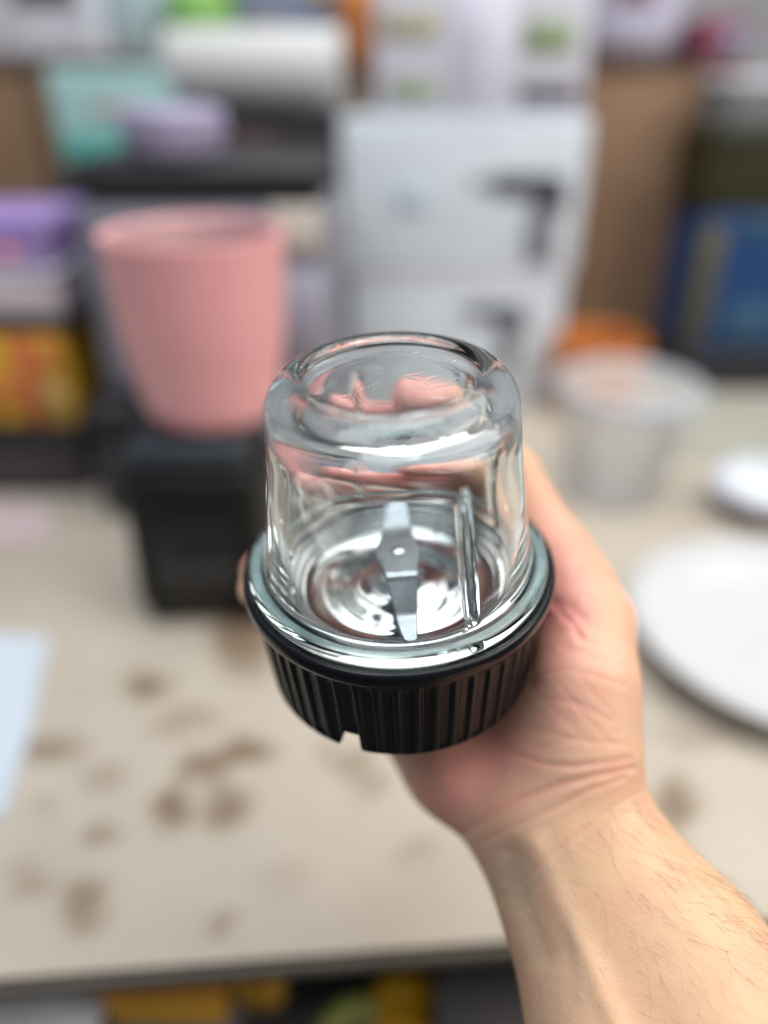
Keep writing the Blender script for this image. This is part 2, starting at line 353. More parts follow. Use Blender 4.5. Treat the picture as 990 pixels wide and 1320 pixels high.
sh = tuple(len(g) for g in gxs)
def block(a, b, r, pad):
    mn = np.minimum(a, b) - r - pad; mx = np.maximum(a, b) + r + pad
    sl = []
    for i in range(3):
        i0 = max(0, int((mn[i] - lo[i]) / vox)); i1 = min(sh[i], int((mx[i] - lo[i]) / vox) + 2); sl.append(slice(i0, max(i0, i1)))
    return tuple(sl)
def add(D, a, b, ra, rb, k, pad=.022):
    ra *= mm; rb *= mm; sl = block(a, b, max(ra, rb), pad)
    X = np.stack(np.meshgrid(gxs[0][sl[0]], gxs[1][sl[1]], gxs[2][sl[2]], indexing='ij'), -1).astype(np.float32)
    if X.size == 0: return
    q = cone_sdf(X, a.astype(np.float32), b.astype(np.float32), np.float32(ra), np.float32(rb))
    D[sl] = smin(D[sl], q, k) if k > 0 else np.minimum(D[sl], q)
BIG = np.float32(.03)
D = np.full(sh, BIG, np.float32)
for a, b, ra, rb in PALM: add(D, a, b, ra, rb, .010)
def chain(pts, rad, pads=True):
    G = np.full(sh, BIG, np.float32)
    for i in range(3): add(G, pts[i], pts[i + 1], rad[i], rad[i + 1], .0022)
    return G
Tm = np.full(sh, BIG, np.float32)
for a, b, ra, rb in THUMB: add(Tm, a, b, ra, rb, .003)
FG = None
for pts, rad in FING:
    G = chain(pts, rad); FG = G if FG is None else smin(FG, G, .0012)
D = smin(D, FG, .007)
D = smin(D, Tm, .006)
# flesh stops at the jar it presses on
XX, YY, ZZ = np.meshgrid(*gxs, indexing='ij', sparse=True)
rx, ry, rz_ = XX - Cw[0], YY - Cw[1], ZZ - Cw[2]
zj = (rx * Aw[0] + ry * Aw[1] + rz_ * Aw[2]).astype(np.float32)
rj = np.sqrt(np.maximum(rx * rx + ry * ry + rz_ * rz_ - zj * zj, 0)).astype(np.float32)
jd = np.maximum(rj - np.interp(zj, np.array([-34.5, -6, -5, 0.8, 1.5, 4.3, 5.5, 8, 48, 55, 58.7]) * mm, np.array([39.9, 41.7, 43.8, 43.8, 41.6, 41.2, 37.8, 36.9, 31.8, 30.5, 26]) * mm).astype(np.float32),
                np.abs(zj - 11.6 * mm) - 46.0 * mm)
D = np.maximum(D, -(jd - .0003))
# naive surface nets
def surface_nets(D):
    s = D < 0; X, Y, Z = D.shape
    cnt = np.zeros((X - 1, Y - 1, Z - 1), np.int8)
    for dx in (0, 1):
        for dy in (0, 1):
            for dz in (0, 1): cnt += s[dx:X - 1 + dx, dy:Y - 1 + dy, dz:Z - 1 + dz]
    act = (cnt > 0) & (cnt < 8); ids = np.full(act.shape, -1, np.int64); cells = np.argwhere(act); ids[act] = np.arange(len(cells))
    acc = np.zeros((len(cells), 3)); num = np.zeros(len(cells))
    cor = [(i, j, k) for i in (0, 1) for j in (0, 1) for k in (0, 1)]
    for p in cor:
        for ax in range(3):
            if p[ax]: continue
            q = list(p); q[ax] = 1
            a = D[cells[:, 0] + p[0], cells[:, 1] + p[1], cells[:, 2] + p[2]]; b = D[cells[:, 0] + q[0], cells[:, 1] + q[1], cells[:, 2] + q[2]]
            m_ = (a < 0) != (b < 0); t = np.where(m_, a / np.where(m_, a - b, 1), 0)
            pt = np.tile(np.array(p, float), (len(cells), 1)); pt[:, ax] += t
            acc[m_] += pt[m_]; num += m_
    V = cells + acc / num[:, None]
    Fs = []
    for ax in range(3):
        o1, o2 = [(1, 2), (2, 0), (0, 1)][ax]
        a = s.copy(); sl0 = [slice(1, -1)] * 3; sl0[ax] = slice(0, -1); sl1 = [slice(1, -1)] * 3; sl1[ax] = slice(1, None)
        A, B = s[tuple(sl0)], s[tuple(sl1)]
        e = np.argwhere(A != B); ins = A[tuple(e.T)]
        base = e.copy(); base[:, [o1, o2]] += 1      # cell index of the edge
        def cid(d1, d2):
            c = base.copy(); c[:, o1] -= d1; c[:, o2] -= d2
            return ids[c[:, 0], c[:, 1], c[:, 2]]
        q = np.stack([cid(1, 1), cid(0, 1), cid(0, 0), cid(1, 0)], 1); q[~ins] = q[~ins][:, ::-1]
        Fs.append(q)
    return V, np.vstack(Fs)
D[0], D[-1] = BIG, BIG; D[:, 0], D[:, -1] = BIG, BIG; D[:, :, 0], D[:, :, -1] = BIG, BIG
HV, HF = surface_nets(D); HV = lo + HV * vox
HF = HF[(HF >= 0).all(1)]
me = bpy.data.meshes.new('person'); me.from_pydata(HV.tolist(), [], HF.tolist()); me.update()
bm = bmesh.new(); bm.from_mesh(me); bmesh.ops.smooth_vert
bmesh.ops.subdivide_edges(bm, edges=bm.edges[:], cuts=1, use_grid_fill=True)
bm.verts.index_update(); bm.to_mesh(me); bm.free()
NV = len(me.vertices); co = np.empty(NV * 3); me.vertices.foreach_get('co', co); co = co.reshape(-1, 3)
ne = len(me.edges); ed = np.empty(ne * 2, np.int64); me.edges.foreach_get('vertices', ed); ed = ed.reshape(-1, 2)
deg = np.bincount(ed.ravel(), minlength=NV).astype(float)
def lap(x):
    out = np.empty_like(x)
    for c in range(x.shape[1]): out[:, c] = (np.bincount(ed[:, 0], x[ed[:, 1], c], NV) + np.bincount(ed[:, 1], x[ed[:, 0], c], NV)) / deg
    return out
for it in range(8):
    co += .55 * (lap(co) - co)
    co -= .56 * (lap(co) - co) if it % 2 == 0 else 0
def normals():
    me.vertices.foreach_set('co', co.ravel()); me.update()
    nr = np.empty(NV * 3); me.vertices.foreach_get('normal', nr); return nr.reshape(-1, 3)
nr = normals()
hx, hy, hz = toimg(co)
face = np.clip(-((co - CN) * nr).sum(1) / np.linalg.norm(co - CN, axis=1) * 2.0, 0, 1)
def polyd(pts):
    dm = np.full(NV, 1e9); p = np.array(pts, float)
    for a, b in zip(p[:-1], p[1:]):
        ba = b - a; t = np.clip(((hx - a[0]) * ba[0] + (hy - a[1]) * ba[1]) / (ba @ ba), 0, 1)
        dm = np.minimum(dm, np.hypot(hx - a[0] - t * ba[0], hy - a[1] - t * ba[1]))
    return dm
CREASE = [  # polyline in photo pixels, width px, depth mm
    ([(648, 962), (672, 975), (700, 985), (740, 988), (790, 982), (812, 978)], 4.0, .55), ([(590, 1080), (620, 1060), (660, 1035), (720, 1012), (770, 1000), (815, 990)], 4.5, .75),
    ([(625, 1085), (670, 1062), (720, 1040), (760, 1018), (805, 1003)], 4, .5), ([(640, 1165), (690, 1120), (735, 1085), (790, 1040), (830, 1018)], 3.5, .22),
    ([(690, 780), (712, 774), (735, 784), (752, 800)], 7, .9), ([(715, 780), (740, 806), (748, 822)], 4, .7), ([(700, 800), (716, 792), (728, 798)], 7, .6),
    ([(700, 870), (730, 862), (770, 872), (806, 884)], 4, .25), ([(690, 900), (740, 905), (790, 930)], 4, .22), ([(735, 815), (762, 830), (800, 838)], 3.5, .3), ([(725, 835), (770, 850), (808, 858)], 3.5, .2),
    ([(640, 935), (690, 940), (745, 955), (800, 958)], 4, .22), ([(640, 920), (665, 905), (695, 880)], 6, .5), ([(660, 1000), (700, 965), (760, 945)], 4, .15), ([(705, 905), (735, 935), (760, 960)], 4, .15),
    ([(600, 1000), (625, 985), (650, 962)], 12, .5), ([(790, 880), (770, 920), (760, 960)], 4, .12), ([(745, 870), (775, 905), (800, 930)], 3, .15), ([(720, 880), (755, 925), (790, 960)], 3, .15)]
disp = np.zeros(NV); crs = np.zeros(NV)
wobx = 2.2 * np.sin(hy * .07 + hx * .03)
for pts, wd, dp in CREASE:
    dd = polyd(pts) + wobx * .4; g = np.exp(-(dd / wd) ** 2); disp -= .45 * dp * mm * g * face; disp += .15 * dp * mm * np.exp(-((np.abs(dd) - 2.3 * wd) / (1.4 * wd)) ** 2) * face
    crs = np.maximum(crs, g * face * min(.75, dp / .8) * (wd < 10))
def blob(x, y, a, b, rot=0):
    c, s = math.cos(R(rot)), math.sin(R(rot)); u = ((hx - x) * c + (hy - y) * s) / a; v = (-(hx - x) * s + (hy - y) * c) / b
    return np.exp(-(u * u + v * v)) * face
# tendons and hollows of the inner wrist
tend = np.exp(-(polyd([(690, 1090), (720, 1160), (760, 1240), (800, 1330)]) / 16) ** 2) * face
tend2 = np.exp(-(polyd([(655, 1100), (668, 1150), (700, 1230)]) / 18) ** 2) * face
disp += 1.0 * mm * tend - 1.0 * mm * tend2 + .5 * mm * blob(760, 1150, 40, 80, -30)
disp += 1.0 * mm * blob(590, 1015, 40, 45) - .6 * mm * blob(640, 985, 20, 30, 30)
co += nr * disp[:, None]
nr = normals()
wrist = np.clip((hy - 1000 - (715 - hx) * .35) / 130, 0, 1)         # 0 palm .. 1 forearm
red = (.62 * blob(585, 1010, 70, 62) + .45 * blob(640, 960, 50, 40) + .5 * blob(720, 770, 60, 55) + .35 * blob(705, 800, 40, 80) + .25 * blob(735, 905, 60, 60) + .3 * blob(700, 690, 50, 50))
red += np.clip((((co - Cw) @ Vw) - .014) / .016, 0, 1) * .85 * np.clip((.034 - ((co - Cw) @ Uw)) / .02, 0, 1) * (1 - wrist)
red = np.clip(red * .85 + .08 * (1 - wrist) + .35 * crs * (1 - .5 * wrist), 0, 1.2)
vein = .7 * blob(655, 1115, 36, 60, -25) + .5 * blob(690, 1240, 70, 110, -20) + .15 * tend2 + .3 * np.exp(-(polyd([(700, 1100), (735, 1180), (745, 1290)]) / 9) ** 2) * face
for nme, arr in (('red', red), ('vein', vein), ('arm', wrist), ('crease', crs)):
    at_ = me.attributes.new(nme, 'FLOAT', 'POINT'); at_.data.foreach_set('value', arr.astype(np.float32))
skin = bpy.data.materials.new('skin'); skin.use_nodes = True; nt = skin.node_tree; sb = nt.nodes['Principled BSDF']
def attr(nme):
    a = nt.nodes.new('ShaderNodeAttribute'); a.attribute_name = nme; return a.outputs['Fac']
def mixc(fac, A, B):
    m_ = nt.nodes.new('ShaderNodeMix'); m_.data_type = 'RGBA'
    nt.links.new(fac, m_.inputs['Factor'])
    for s_, v in (('A', A), ('B', B)):
        if isinstance(v, tuple): m_.inputs[s_].default_value = (*v, 1)
        else: nt.links.new(v, m_.inputs[s_])
    return m_.outputs['Result']
tc = nt.nodes.new('ShaderNodeTexCoord')
def noise(scale, det, lo_=.35, hi_=.65, to0=0, to1=1):
    q = nt.nodes.new('ShaderNodeTexNoise'); q.inputs['Scale'].default_value = scale; q.inputs['Detail'].default_value = det; nt.links.new(tc.outputs['Object'], q.inputs['Vector'])
    m_ = nt.nodes.new('ShaderNodeMapRange'); nt.links.new(q.outputs[0], m_.inputs[0]); m_.inputs[1].default_value = lo_; m_.inputs[2].default_value = hi_; m_.inputs[3].default_value = to0; m_.inputs[4].default_value = to1
    return m_.outputs[0]
c_ = mixc(attr('arm'), (.73, .462, .305), (.725, .462, .285))
c_ = mixc(attr('red'), c_, (.86, .285, .29))
c_ = mixc(attr('vein'), c_, (.36, .27, .20))
c_ = mixc(noise(75, 6, .42, .68, 0, .30), c_, (.62, .27, .20))
c_ = mixc(noise(420, 3, .48, .72, 0, .24), c_, (.68, .48, .33))
c_ = mixc(noise(30, 3, .45, .75, 0, .18), c_, (.70, .48, .30))
nt.links.new(c_, sb.inputs['Base Color'])
sb.inputs['Roughness'].default_value = .46; sb.inputs['Specular IOR Level'].default_value = .4
sb.inputs['Subsurface Weight'].default_value = .18; sb.inputs['Subsurface Radius'].default_value = (1.0, .35, .18); sb.inputs['Subsurface Scale'].default_value = .004
vo = nt.nodes.new('ShaderNodeTexVoronoi'); vo.inputs['Scale'].default_value = 1500; nt.links.new(tc.outputs['Object'], vo.inputs['Vector'])
nn = nt.nodes.new('ShaderNodeTexNoise'); nn.inputs['Scale'].default_value = 350; nn.inputs['Detail'].default_value = 6; nt.links.new(tc.outputs['Object'], nn.inputs['Vector'])
b1 = nt.nodes.new('ShaderNodeBump'); b1.inputs['Strength'].default_value = .10; b1.inputs['Distance'].default_value = .0005; nt.links.new(vo.outputs['Distance'], b1.inputs['Height'])
b2 = nt.nodes.new('ShaderNodeBump'); b2.inputs['Strength'].default_value = .22; b2.inputs['Distance'].default_value = .0006; nt.links.new(nn.outputs[0], b2.inputs['Height']); nt.links.new(b1.outputs[0], b2.inputs['Normal'])
nt.links.new(b2.outputs[0], sb.inputs['Normal'])
person = link('person', me, skin, None, True)
tag(person, 'bare right forearm and hand with palm towards the viewer gripping the black ribbed cap', 'person')
# finger nails on the far side
nail_m = mat('nail', (.62, .36, .29), .25, var=.05)
for pts, rad in FING[:3]:
    tip, dip = pts[3], pts[2]; ax = (tip - dip) / np.linalg.norm(tip - dip)
    outw = tip - Cw - Aw * ((tip - Cw) @ Aw); outw -= ax * (outw @ ax); outw /= np.linalg.norm(outw); sd = np.cross(ax, outw)
    nv, nf = [], []
    rr = rad[3] * mm
    for i in range(7):
        for j in range(7):
            a = (j / 6 - .5) * 1.7; t = (i / 6) * 10 - 6
            w_ = 1 if i < 5 else (.92 if i == 5 else .7)
            nv.append(tip + ax * t * mm + (sd * math.sin(a * w_) * .92 + outw * math.cos(a * w_)) * (rr * (1.04 if t < 2 else 1.0)) + outw * .0003)
    nf = [(i * 7 + j, i * 7 + j + 1, i * 7 + j + 8, i * 7 + j + 7) for i in range(6) for j in range(6)]
    no = mesh('fingernail', nv, nf, nail_m, person, True); so = no.modifiers.new('thick', 'SOLIDIFY'); so.thickness = .0005
# forearm hair
cu = bpy.data.curves.new('arm_hair', 'CURVE'); cu.dimensions = '3D'; cu.bevel_depth = .000026; cu.bevel_resolution = 0
hp = np.clip((hy - 1010) / 60, 0, 1) * face * (wrist > .5)
edge_d = ((hx - 820) * .62 - (hy - 1010) * .56 + 0) # positive towards the outer edge
prob = hp * np.exp(-np.clip(-(edge_d + 12), 0, None) / 38) * (hx < 1010) * (hy < 1330) + .03 * hp * (hx > 720) * (hx < 990) * (hy < 1300)
prob /= prob.sum()
downarm = (P(880, 1240, .198) - P(742, 1045, .217)); downarm /= np.linalg.norm(downarm)
for k in rng.choice(NV, 330, replace=False, p=prob):
    n_ = nr[k]; t = downarm - n_ * (downarm @ n_); t /= np.linalg.norm(t); s_ = np.cross(n_, t); t = t + s_ * rng.normal(.25, .35); t /= np.linalg.norm(t)
    L = rng.uniform(.004, .010); bend = rng.normal(0, .25)
    sp = cu.splines.new('POLY'); sp.points.add(5)
    for i in range(6):
        q = i / 5; p = co[k] + t * L * q + s_ * L * bend * q * q + n_ * (.0012 * math.sin(q * 2.2)) * L / .008
        sp.points[i].co = (*p, 1); sp.points[i].radius = 1 - .75 * q
ho = bpy.data.objects.new('arm_hair', cu); COL.objects.link(ho); cu.materials.append(mat('hair', (.13, .075, .04), .5, var=0)); ho.parent = person; ho['kind'] = 'stuff'

# ================================================================== BACKGROUND
def pbox(px0, px1, pyt, pyb, Y, dep, ground=None):
    """centre and size of an upright box whose front face at distance Y fills these photo pixels"""
    ym = (pyt + pyb) / 2; a, b = at(px0, ym, Y), at(px1, ym, Y); t, u = at(495, pyt, Y)[2], at(495, pyb, Y)[2]
    if ground is not None: u = ground
    return np.array([(a[0] + b[0]) / 2, Y + dep / 2, u]), (b[0] - a[0], dep, t - u)
def carton(name, label, cat, px0, px1, pyt, pyb, Y, dep, m, ground=None, rz=0.0, prints=(), group=None, lid=None, bev=.003, taper=0.0):
    """a carton with a body, printed panels and (if lid) a lid or flap; prints: (u0,u1,v0,v1,material) on the front face"""
    c, s = pbox(px0, px1, pyt, pyb, Y, dep, ground)
    o = empty(name, tuple(c), rz)
    lh = s[2] * lid[0] if lid else 0
    rbox('body', (0, 0, (s[2] - lh) / 2), (s[0], s[1], s[2] - lh), m, o, bev, taper=taper)
    if lid: rbox('lid', (0, 0, s[2] - lh / 2 + .0005), (s[0] + .004, s[1] + .004, lh), lid[1], o, bev)
    for (u0, u1, v0, v1, pm) in prints:
        rbox('printed_panel', ((u0 + u1 - 1) / 2 * s[0], -s[1] / 2 - .0004, (v0 + v1) / 2 * s[2]), ((u1 - u0) * s[0], .0012, (v1 - v0) * s[2]), pm, o, .0004, 1)
    tag(o, label, cat, group); o['top'] = float(c[2] + s[2])
    return o
M_card = mat('cardboard', (.27, .165, .10), .75, scale=14, var=.14)
M_card2 = mat('cardboard_edge', (.13, .08, .05), .8)
M_white = mat('white_carton', (.66, .72, .80), .5, var=.04)
M_white2 = mat('white_paperboard', (.62, .62, .72), .5, var=.06)
M_black = mat('matt_black', (.014, .014, .018), .5)
M_dark = mat('charcoal', (.035, .035, .043), .55)
M_grey = mat('grey_plastic', (.22, .22, .27), .5)
M_teal = mat('teal_print', srgb(90, 170, 160), .5); M_tealp = mat('pale_teal', srgb(165, 205, 205), .5)
M_pink = mat('pink_plastic', (.88, .405, .43), .38, var=.03, sss=.05)
M_lilac = mat('lilac', (.34, .31, .46), .5); M_cream = mat('cream', (.62, .58, .52), .5)
M_purple = mat('purple_print', (.22, .17, .50), .45); M_violet = mat('violet_print', (.36, .25, .55), .45); M_blue = mat('blue_print', (.008, .05, .17), .4)
M_sky = mat('light_blue_print', (.03, .09, .17), .4)
M_yel = mat('yellow_print', (.72, .42, .03), .45); M_red = mat('red_print', (.55, .10, .06), .45); M_or = mat('orange_plastic', (.60, .21, .05), .45)
M_olive = mat('olive_plastic', (.022, .021, .004), .5); M_green = mat('green_print', (.20, .42, .10), .5); M_sage = mat('sage_print', (.27, .33, .20), .5)
M_pale = mat('pale_pink_board', (.60, .52, .58), .5); M_maroon = mat('maroon_print', (.22, .05, .09), .5); M_bluegrey = mat('blue_grey', (.20, .26, .40), .5)
M_icy = mat('icy_tub', (.55, .68, .74), .4); M_paper = mat('paper', (.58, .66, .76), .7, var=.03)

# big cardboard box along the back that carries the top row
YB = .90
c, s = pbox(-120, 935, 88, 400, YB, .30, 0.0)
bigbox = empty('cardboard_box', tuple(c)); ctop = s[2]
rbox('body', (0, 0, s[2] / 2), s, M_card, bigbox, .004)
rbox('tape', (.02, -s[1] / 2 - .0006, s[2] * .5), (.05, .001, s[2] * .98), mat('brown_tape', (.30, .20, .13), .35), bigbox, .0004, 1)
for sx in (-1, 1): rbox('flap', (sx * s[0] * .25, -.012, s[2] + .0025), (s[0] * .49, s[1] * .96, .004), M_card2, bigbox, .001, 1)
xl = at(62, 200, YB)[0] - c[0]
rbox('shaded_edge_strip', (xl, -s[1] / 2 - .002, s[2] * .5), (.012, .004, s[2] * .97), M_card2, bigbox, .001, 1)  # dark strip stands in for the shadowed edge of the cardboard
tag(bigbox, 'long brown cardboard box standing at the back of the bench, topped with packages', 'cardboard box')
ZT = ctop + .0055
def top(*a, **k): return carton(*a, ground=ZT, **k)
top('white_appliance', 'white box with a dark opening, leftmost on the cardboard box', 'appliance', -60, 122, -120, 70, .915, .16, mat('white_shell', (.62, .62, .70), .4), prints=((.38, .86, .38, .85, M_dark),), bev=.012)
# pale tub
p = at(182, 70, .95)
t = empty('plastic_tub', (p[0], .99, ZT)); lathe('body', [(0, 0), (.048, 0), (.052, .004), (.064, .10), (.066, .20), (0, .20)], M_icy, t, 48, False); lathe('lid', [(0, .2005), (.069, .2005), (.070, .206), (.069, .216), (0, .218)], mat('tub_lid', (.7, .78, .8), .4), t, 48, False)
tag(t, 'pale icy blue round tub beside the white box on the cardboard box', 'tub')
p = at(266, 70, .94)
t = empty('green_ball', (p[0], .94, ZT)); lathe('body', spline([(0, 0), (.02, .001), (.032, .014), (.036, .036), (.03, .062), (.014, .074), (0, .076)], 5), M_green, t, 40, False); lathe('cap', [(0, .0765), (.012, .0765), (.012, .088), (0, .089)], M_dark, t, 24, False)
tag(t, 'small round green bottle with dark cap between two packages on the cardboard box', 'bottle')
top('dark_carton', 'dark carton just behind the round green bottle', 'carton', 225, 300, -60, 78, 1.02, .08, M_dark, prints=((.1, .9, .6, .9, M_grey),))
top('blue_grey_carton', 'blue grey carton with small yellow print on the cardboard box', 'carton', 303, 432, -80, 74, .94, .12, M_bluegrey, prints=((.68, .95, .5, .72, mat('straw_print', (.5, .38, .16), .5)), (.1, .5, .2, .5, M_grey)))
p = at(459, 74, .92)
t = empty('orange_bottle', (p[0], .93, ZT)); lathe('body', spline([(0, 0), (.018, 0), (.0205, .006), (.0205, .055), (.013, .07), (.011, .075), (0, .075)], 4), M_or, t, 40, False); lathe('cap', [(0, .0755), (.012, .0755), (.012, .1), (0, .101)], mat('orange_cap', (.6, .2, .04), .4), t, 30, False)
tag(t, 'slim orange bottle left of the white packaging with pictures', 'bottle')
t = top('lilac_bag', 'pale lilac bag with dark red pattern at the right end of the cardboard box', 'bag', 772, 898, -110, 86, .92, .14, mat('lilac_film', (.56, .55, .70), .35), prints=((.18, .6, .42, .62, M_maroon), (.4, .95, .62, .74, M_grey)), bev=.03)
top('maroon_carton', 'maroon carton at the right end, beside the lilac bag', 'carton', 903, 962, 22, 88, .915, .12, M_maroon, prints=((.5, .9, .2, .7, M_bluegrey),))

# white tower of two boxes in front of it
YW = .765
t = carton('appliance_box', 'lower white appliance box with a cropped device picture, under the taller one', 'box', 452, 722, 357, 520, YW, .12, M_white, ground=0.0, prints=((.02, .98, .93, .985, M_white2),))
zl = t['top']
def gun(parent, sx, sy, sz, depth, k=1.0):
    """printed picture of a hand held device: barrel, muzzle and grip"""
    y = -depth / 2 - .0005
    rbox('printed_device', (sx, y, sz), (.085 * k, .0012, .026 * k), M_dark, parent, .0005, 1)
    rbox('printed_device', (sx - .052 * k, y - .0003, sz + .002), (.03 * k, .0012, .012 * k), M_grey, parent, .0005, 1)
    rbox('printed_grip', (sx + .022 * k, y - .0006, sz - .05 * k), (.036 * k, .0012, .085 * k), mat('print_grey', (.20, .21, .245), .5), parent, .0005, 1)
    rbox('printed_grip', (sx + .030 * k, y - .0009, sz - .012 * k), (.04 * k, .0012, .035 * k), mat('print_black', (.05, .05, .065), .5), parent, .0005, 1)
gun(t, .04, 0, .10, .12, .65)
t2 = carton('appliance_box', 'upper tall white appliance box printed with a dark hand-held device', 'box', 440, 752, 152, 352, YW, .12, M_white, ground=zl + .001, prints=((.22, .36, .42, .62, mat('pale_print', (.48, .58, .68), .5)), (.06, .92, .06, .085, M_white2)))
gun(t2, .061, 0, t2['top'] - zl - .058, .12, .78)
t3 = carton('picture_box', 'white packaging with four small greenish pictures, on the tall white box', 'box', 482, 764, -60, 148, YW + .01, .11, M_white2, ground=t2['top'] + .001,
            prints=((.03, .30, .50, .66, mat('straw_picture', (.40, .38, .26), .5)), (.68, .92, .40, .62, M_sage), (.06, .30, .10, .24, M_sage), (.68, .97, .08, .22, mat('dark_picture', (.12, .11, .13), .5)), (.36, .64, .06, .9, mat('pale_panel', (.68, .67, .8), .5))))

# tall grey machine behind the pink cup, with black top and lilac lump
YM = .56
c, s = pbox(112, 432, 262, 560, YM, .15, 0.0)
g = empty('kitchen_machine', tuple(c))
rbox('body', (0, 0, s[2] / 2), s, M_grey, g, .02, 4)
rbox('head', (0, 0, s[2] + .0135), (s[0] * .98, s[1] * .96, .026), M_black, g, .011, 3)
rbox('badge', (s[0] * .36, -s[1] / 2 - .001, s[2] * .93), (.036, .004, .03), M_cream, g, .0015, 2)
rbox('panel', (s[0] * .34, -s[1] / 2 - .0008, s[2] * .66), (.05, .003, .07), mat('panel_lilac', (.34, .34, .43), .4), g, .001, 1)
tag(g, 'squat grey kitchen machine with a black lid behind the pink cup', 'kitchen machine')
zt = c[2] + s[2] + .0267
p = at(240, 225, .62)
l = empty('lilac_tub', (p[0], .60, zt)); lathe('body', spline([(0, 0), (.028, 0), (.034, .004), (.036, .012), (.036, .022), (0, .022)], 5), M_lilac, l, 48, False); lathe('lid', [(0, .0222), (.037, .0222), (.0375, .024), (.036, .029), (.028, .032), (0, .033)], M_lilac, l, 48, False)
tag(l, 'round lilac tub on the black top of the grey machine', 'tub')
# black cabinet behind, carrying roll and teal box
YD = .755
k1 = carton('black_case', 'black case under the white roll, left of the white boxes', 'case', 250, 434, 150, 420, YD, .16, M_black, ground=0.0, prints=((.55, .95, .80, .86, mat('navy', (.02, .02, .07), .4)), (.10, .60, .86, .95, mat('brown_trim', (.09, .04, .035), .5)), (.2, .7, .55, .75, M_dark)))
zt = k1['top']
pa, pb = at(222, 102, YD + .05), at(442, 102, YD + .05); rr = .034
ro = empty('paper_roll', ((pa[0] + pb[0]) / 2, YD + .05, zt))
Mr = Matrix.Translation((0, 0, rr + .001)) @ Matrix.Rotation(R(90), 4, 'Y'); hl = (pb[0] - pa[0]) / 2
lathe('paper', [(.012, -hl), (rr - .001, -hl), (rr, -hl + .002), (rr, hl - .002), (rr - .001, hl), (.012, hl)], mat('roll_white', (.55, .56, .57), .6, var=.03), ro, 64, True, M=Mr)
lathe('core', [(.009, -hl), (.0118, -hl), (.0118, hl), (.009, hl)], M_card, ro, 40, True, M=Mr)
tag(ro, 'thick white roll lying across the top of the black case', 'paper roll')
k2 = carton('dark_carton', 'dark grey carton standing under the teal box', 'carton', 78, 246, 233, 420, YD + .01, .12, M_dark, ground=0.0, prints=((.1, .5, .5, .8, M_grey),))
carton('teal_box', 'teal and pale green box with rounded print, left of the white roll', 'box', 72, 234, 88, 230, YD + .02, .09, M_tealp, ground=k2['top'] + .0005, prints=((.03, .97, .03, .42, M_teal), (.3, .7, .60, .72, mat('pink_print', (.60, .52, .52), .5)), (.5, .92, .05, .25, M_icy)), rz=R(-3))

# the blender with the pink cup
YP = .425
c, s = pbox(166, 338, 612, 808, YP - .04, .085, 0.0)
bd = empty('blender_base', tuple(c))
rbox('body', (0, 0, s[2] / 2 + .004), (s[0], s[1], s[2] - .008), mat('base_black', (.007, .0065, .0065), .55, spec=.3), bd, .012, 4, taper=-.06)
rbox('collar', (0, 0, s[2] + .008), (s[0] * .86, s[1] * .9, .016), mat('steel_blue_band', (.04, .05, .065), .4, metal=.3), bd, .006, 3)
rbox('control_panel', (0, -s[1] / 2 - .0004, s[2] * .45), (s[0] * .62, .004, s[2] * .45), mat('panel_black', (.006, .006, .006), .35), bd, .0015, 2)
for i in (-1, 0, 1): lathe('button', [(0, .004), (.005, .004), (.006, .002), (.006, 0), (0, 0)], M_dark, bd, 24, False, M=Matrix.Translation((i * .016, -s[1] / 2 - .0024, s[2] * .42)) @ Matrix.Rotation(R(90), 4, 'X'))
for sx in (-1, 1):
    for sy in (-1, 1): rbox('foot', (sx * s[0] * .38, sy * s[1] * .36, .0025), (.014, .014, .005), M_dark, bd, .001, 1)
tag(bd, 'black blender base with a metal collar under the pink cup', 'blender')
zc = c[2] + s[2] + .0165
pc = at(246, 290, YP + .01); 
rimw = (at(362, 290, YP + .01)[0] - at(124, 290, YP + .01)[0]) / 2; botw = (at(336, 530, YP + .01)[0] - at(164, 530, YP + .01)[0]) / 2
hcup = at(248, 297, YP + .01)[2] - zc
cup = empty('pink_cup', (pc[0], YP + .01, zc))
prof = [(0, .0008), (botw * .62, .0005), (botw * .84, .003), (botw * .97, .012), (botw * 1.06, .035), (botw + (rimw - botw) * .66, hcup * .55), (rimw * .985, hcup * .93), (rimw, hcup)]
ou = spline(prof, 6); th_ = .003
inn = [(max(r - th_, 0), z + (th_ if i < len(ou) * .5 else 0)) for i, (r, z) in enumerate(ou)]; inn[-1] = (ou[-1][0] - th_, ou[-1][1])
inn[0] = (0, .004)
kk = len(inn) - 4
lathe('body', ou + inn[::-1], M_pink, cup, 96, False)
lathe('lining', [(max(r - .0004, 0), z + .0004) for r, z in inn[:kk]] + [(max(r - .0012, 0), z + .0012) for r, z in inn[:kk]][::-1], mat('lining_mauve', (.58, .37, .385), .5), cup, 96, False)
tag(cup, 'tall pink tapered cup standing on the black blender base', 'cup')
t = carton('black_jar', 'small black box standing left of the blender base', 'box', 112, 172, 525, 640, .52, .05, M_dark, ground=0.0, bev=.012, lid=(.3, M_black))

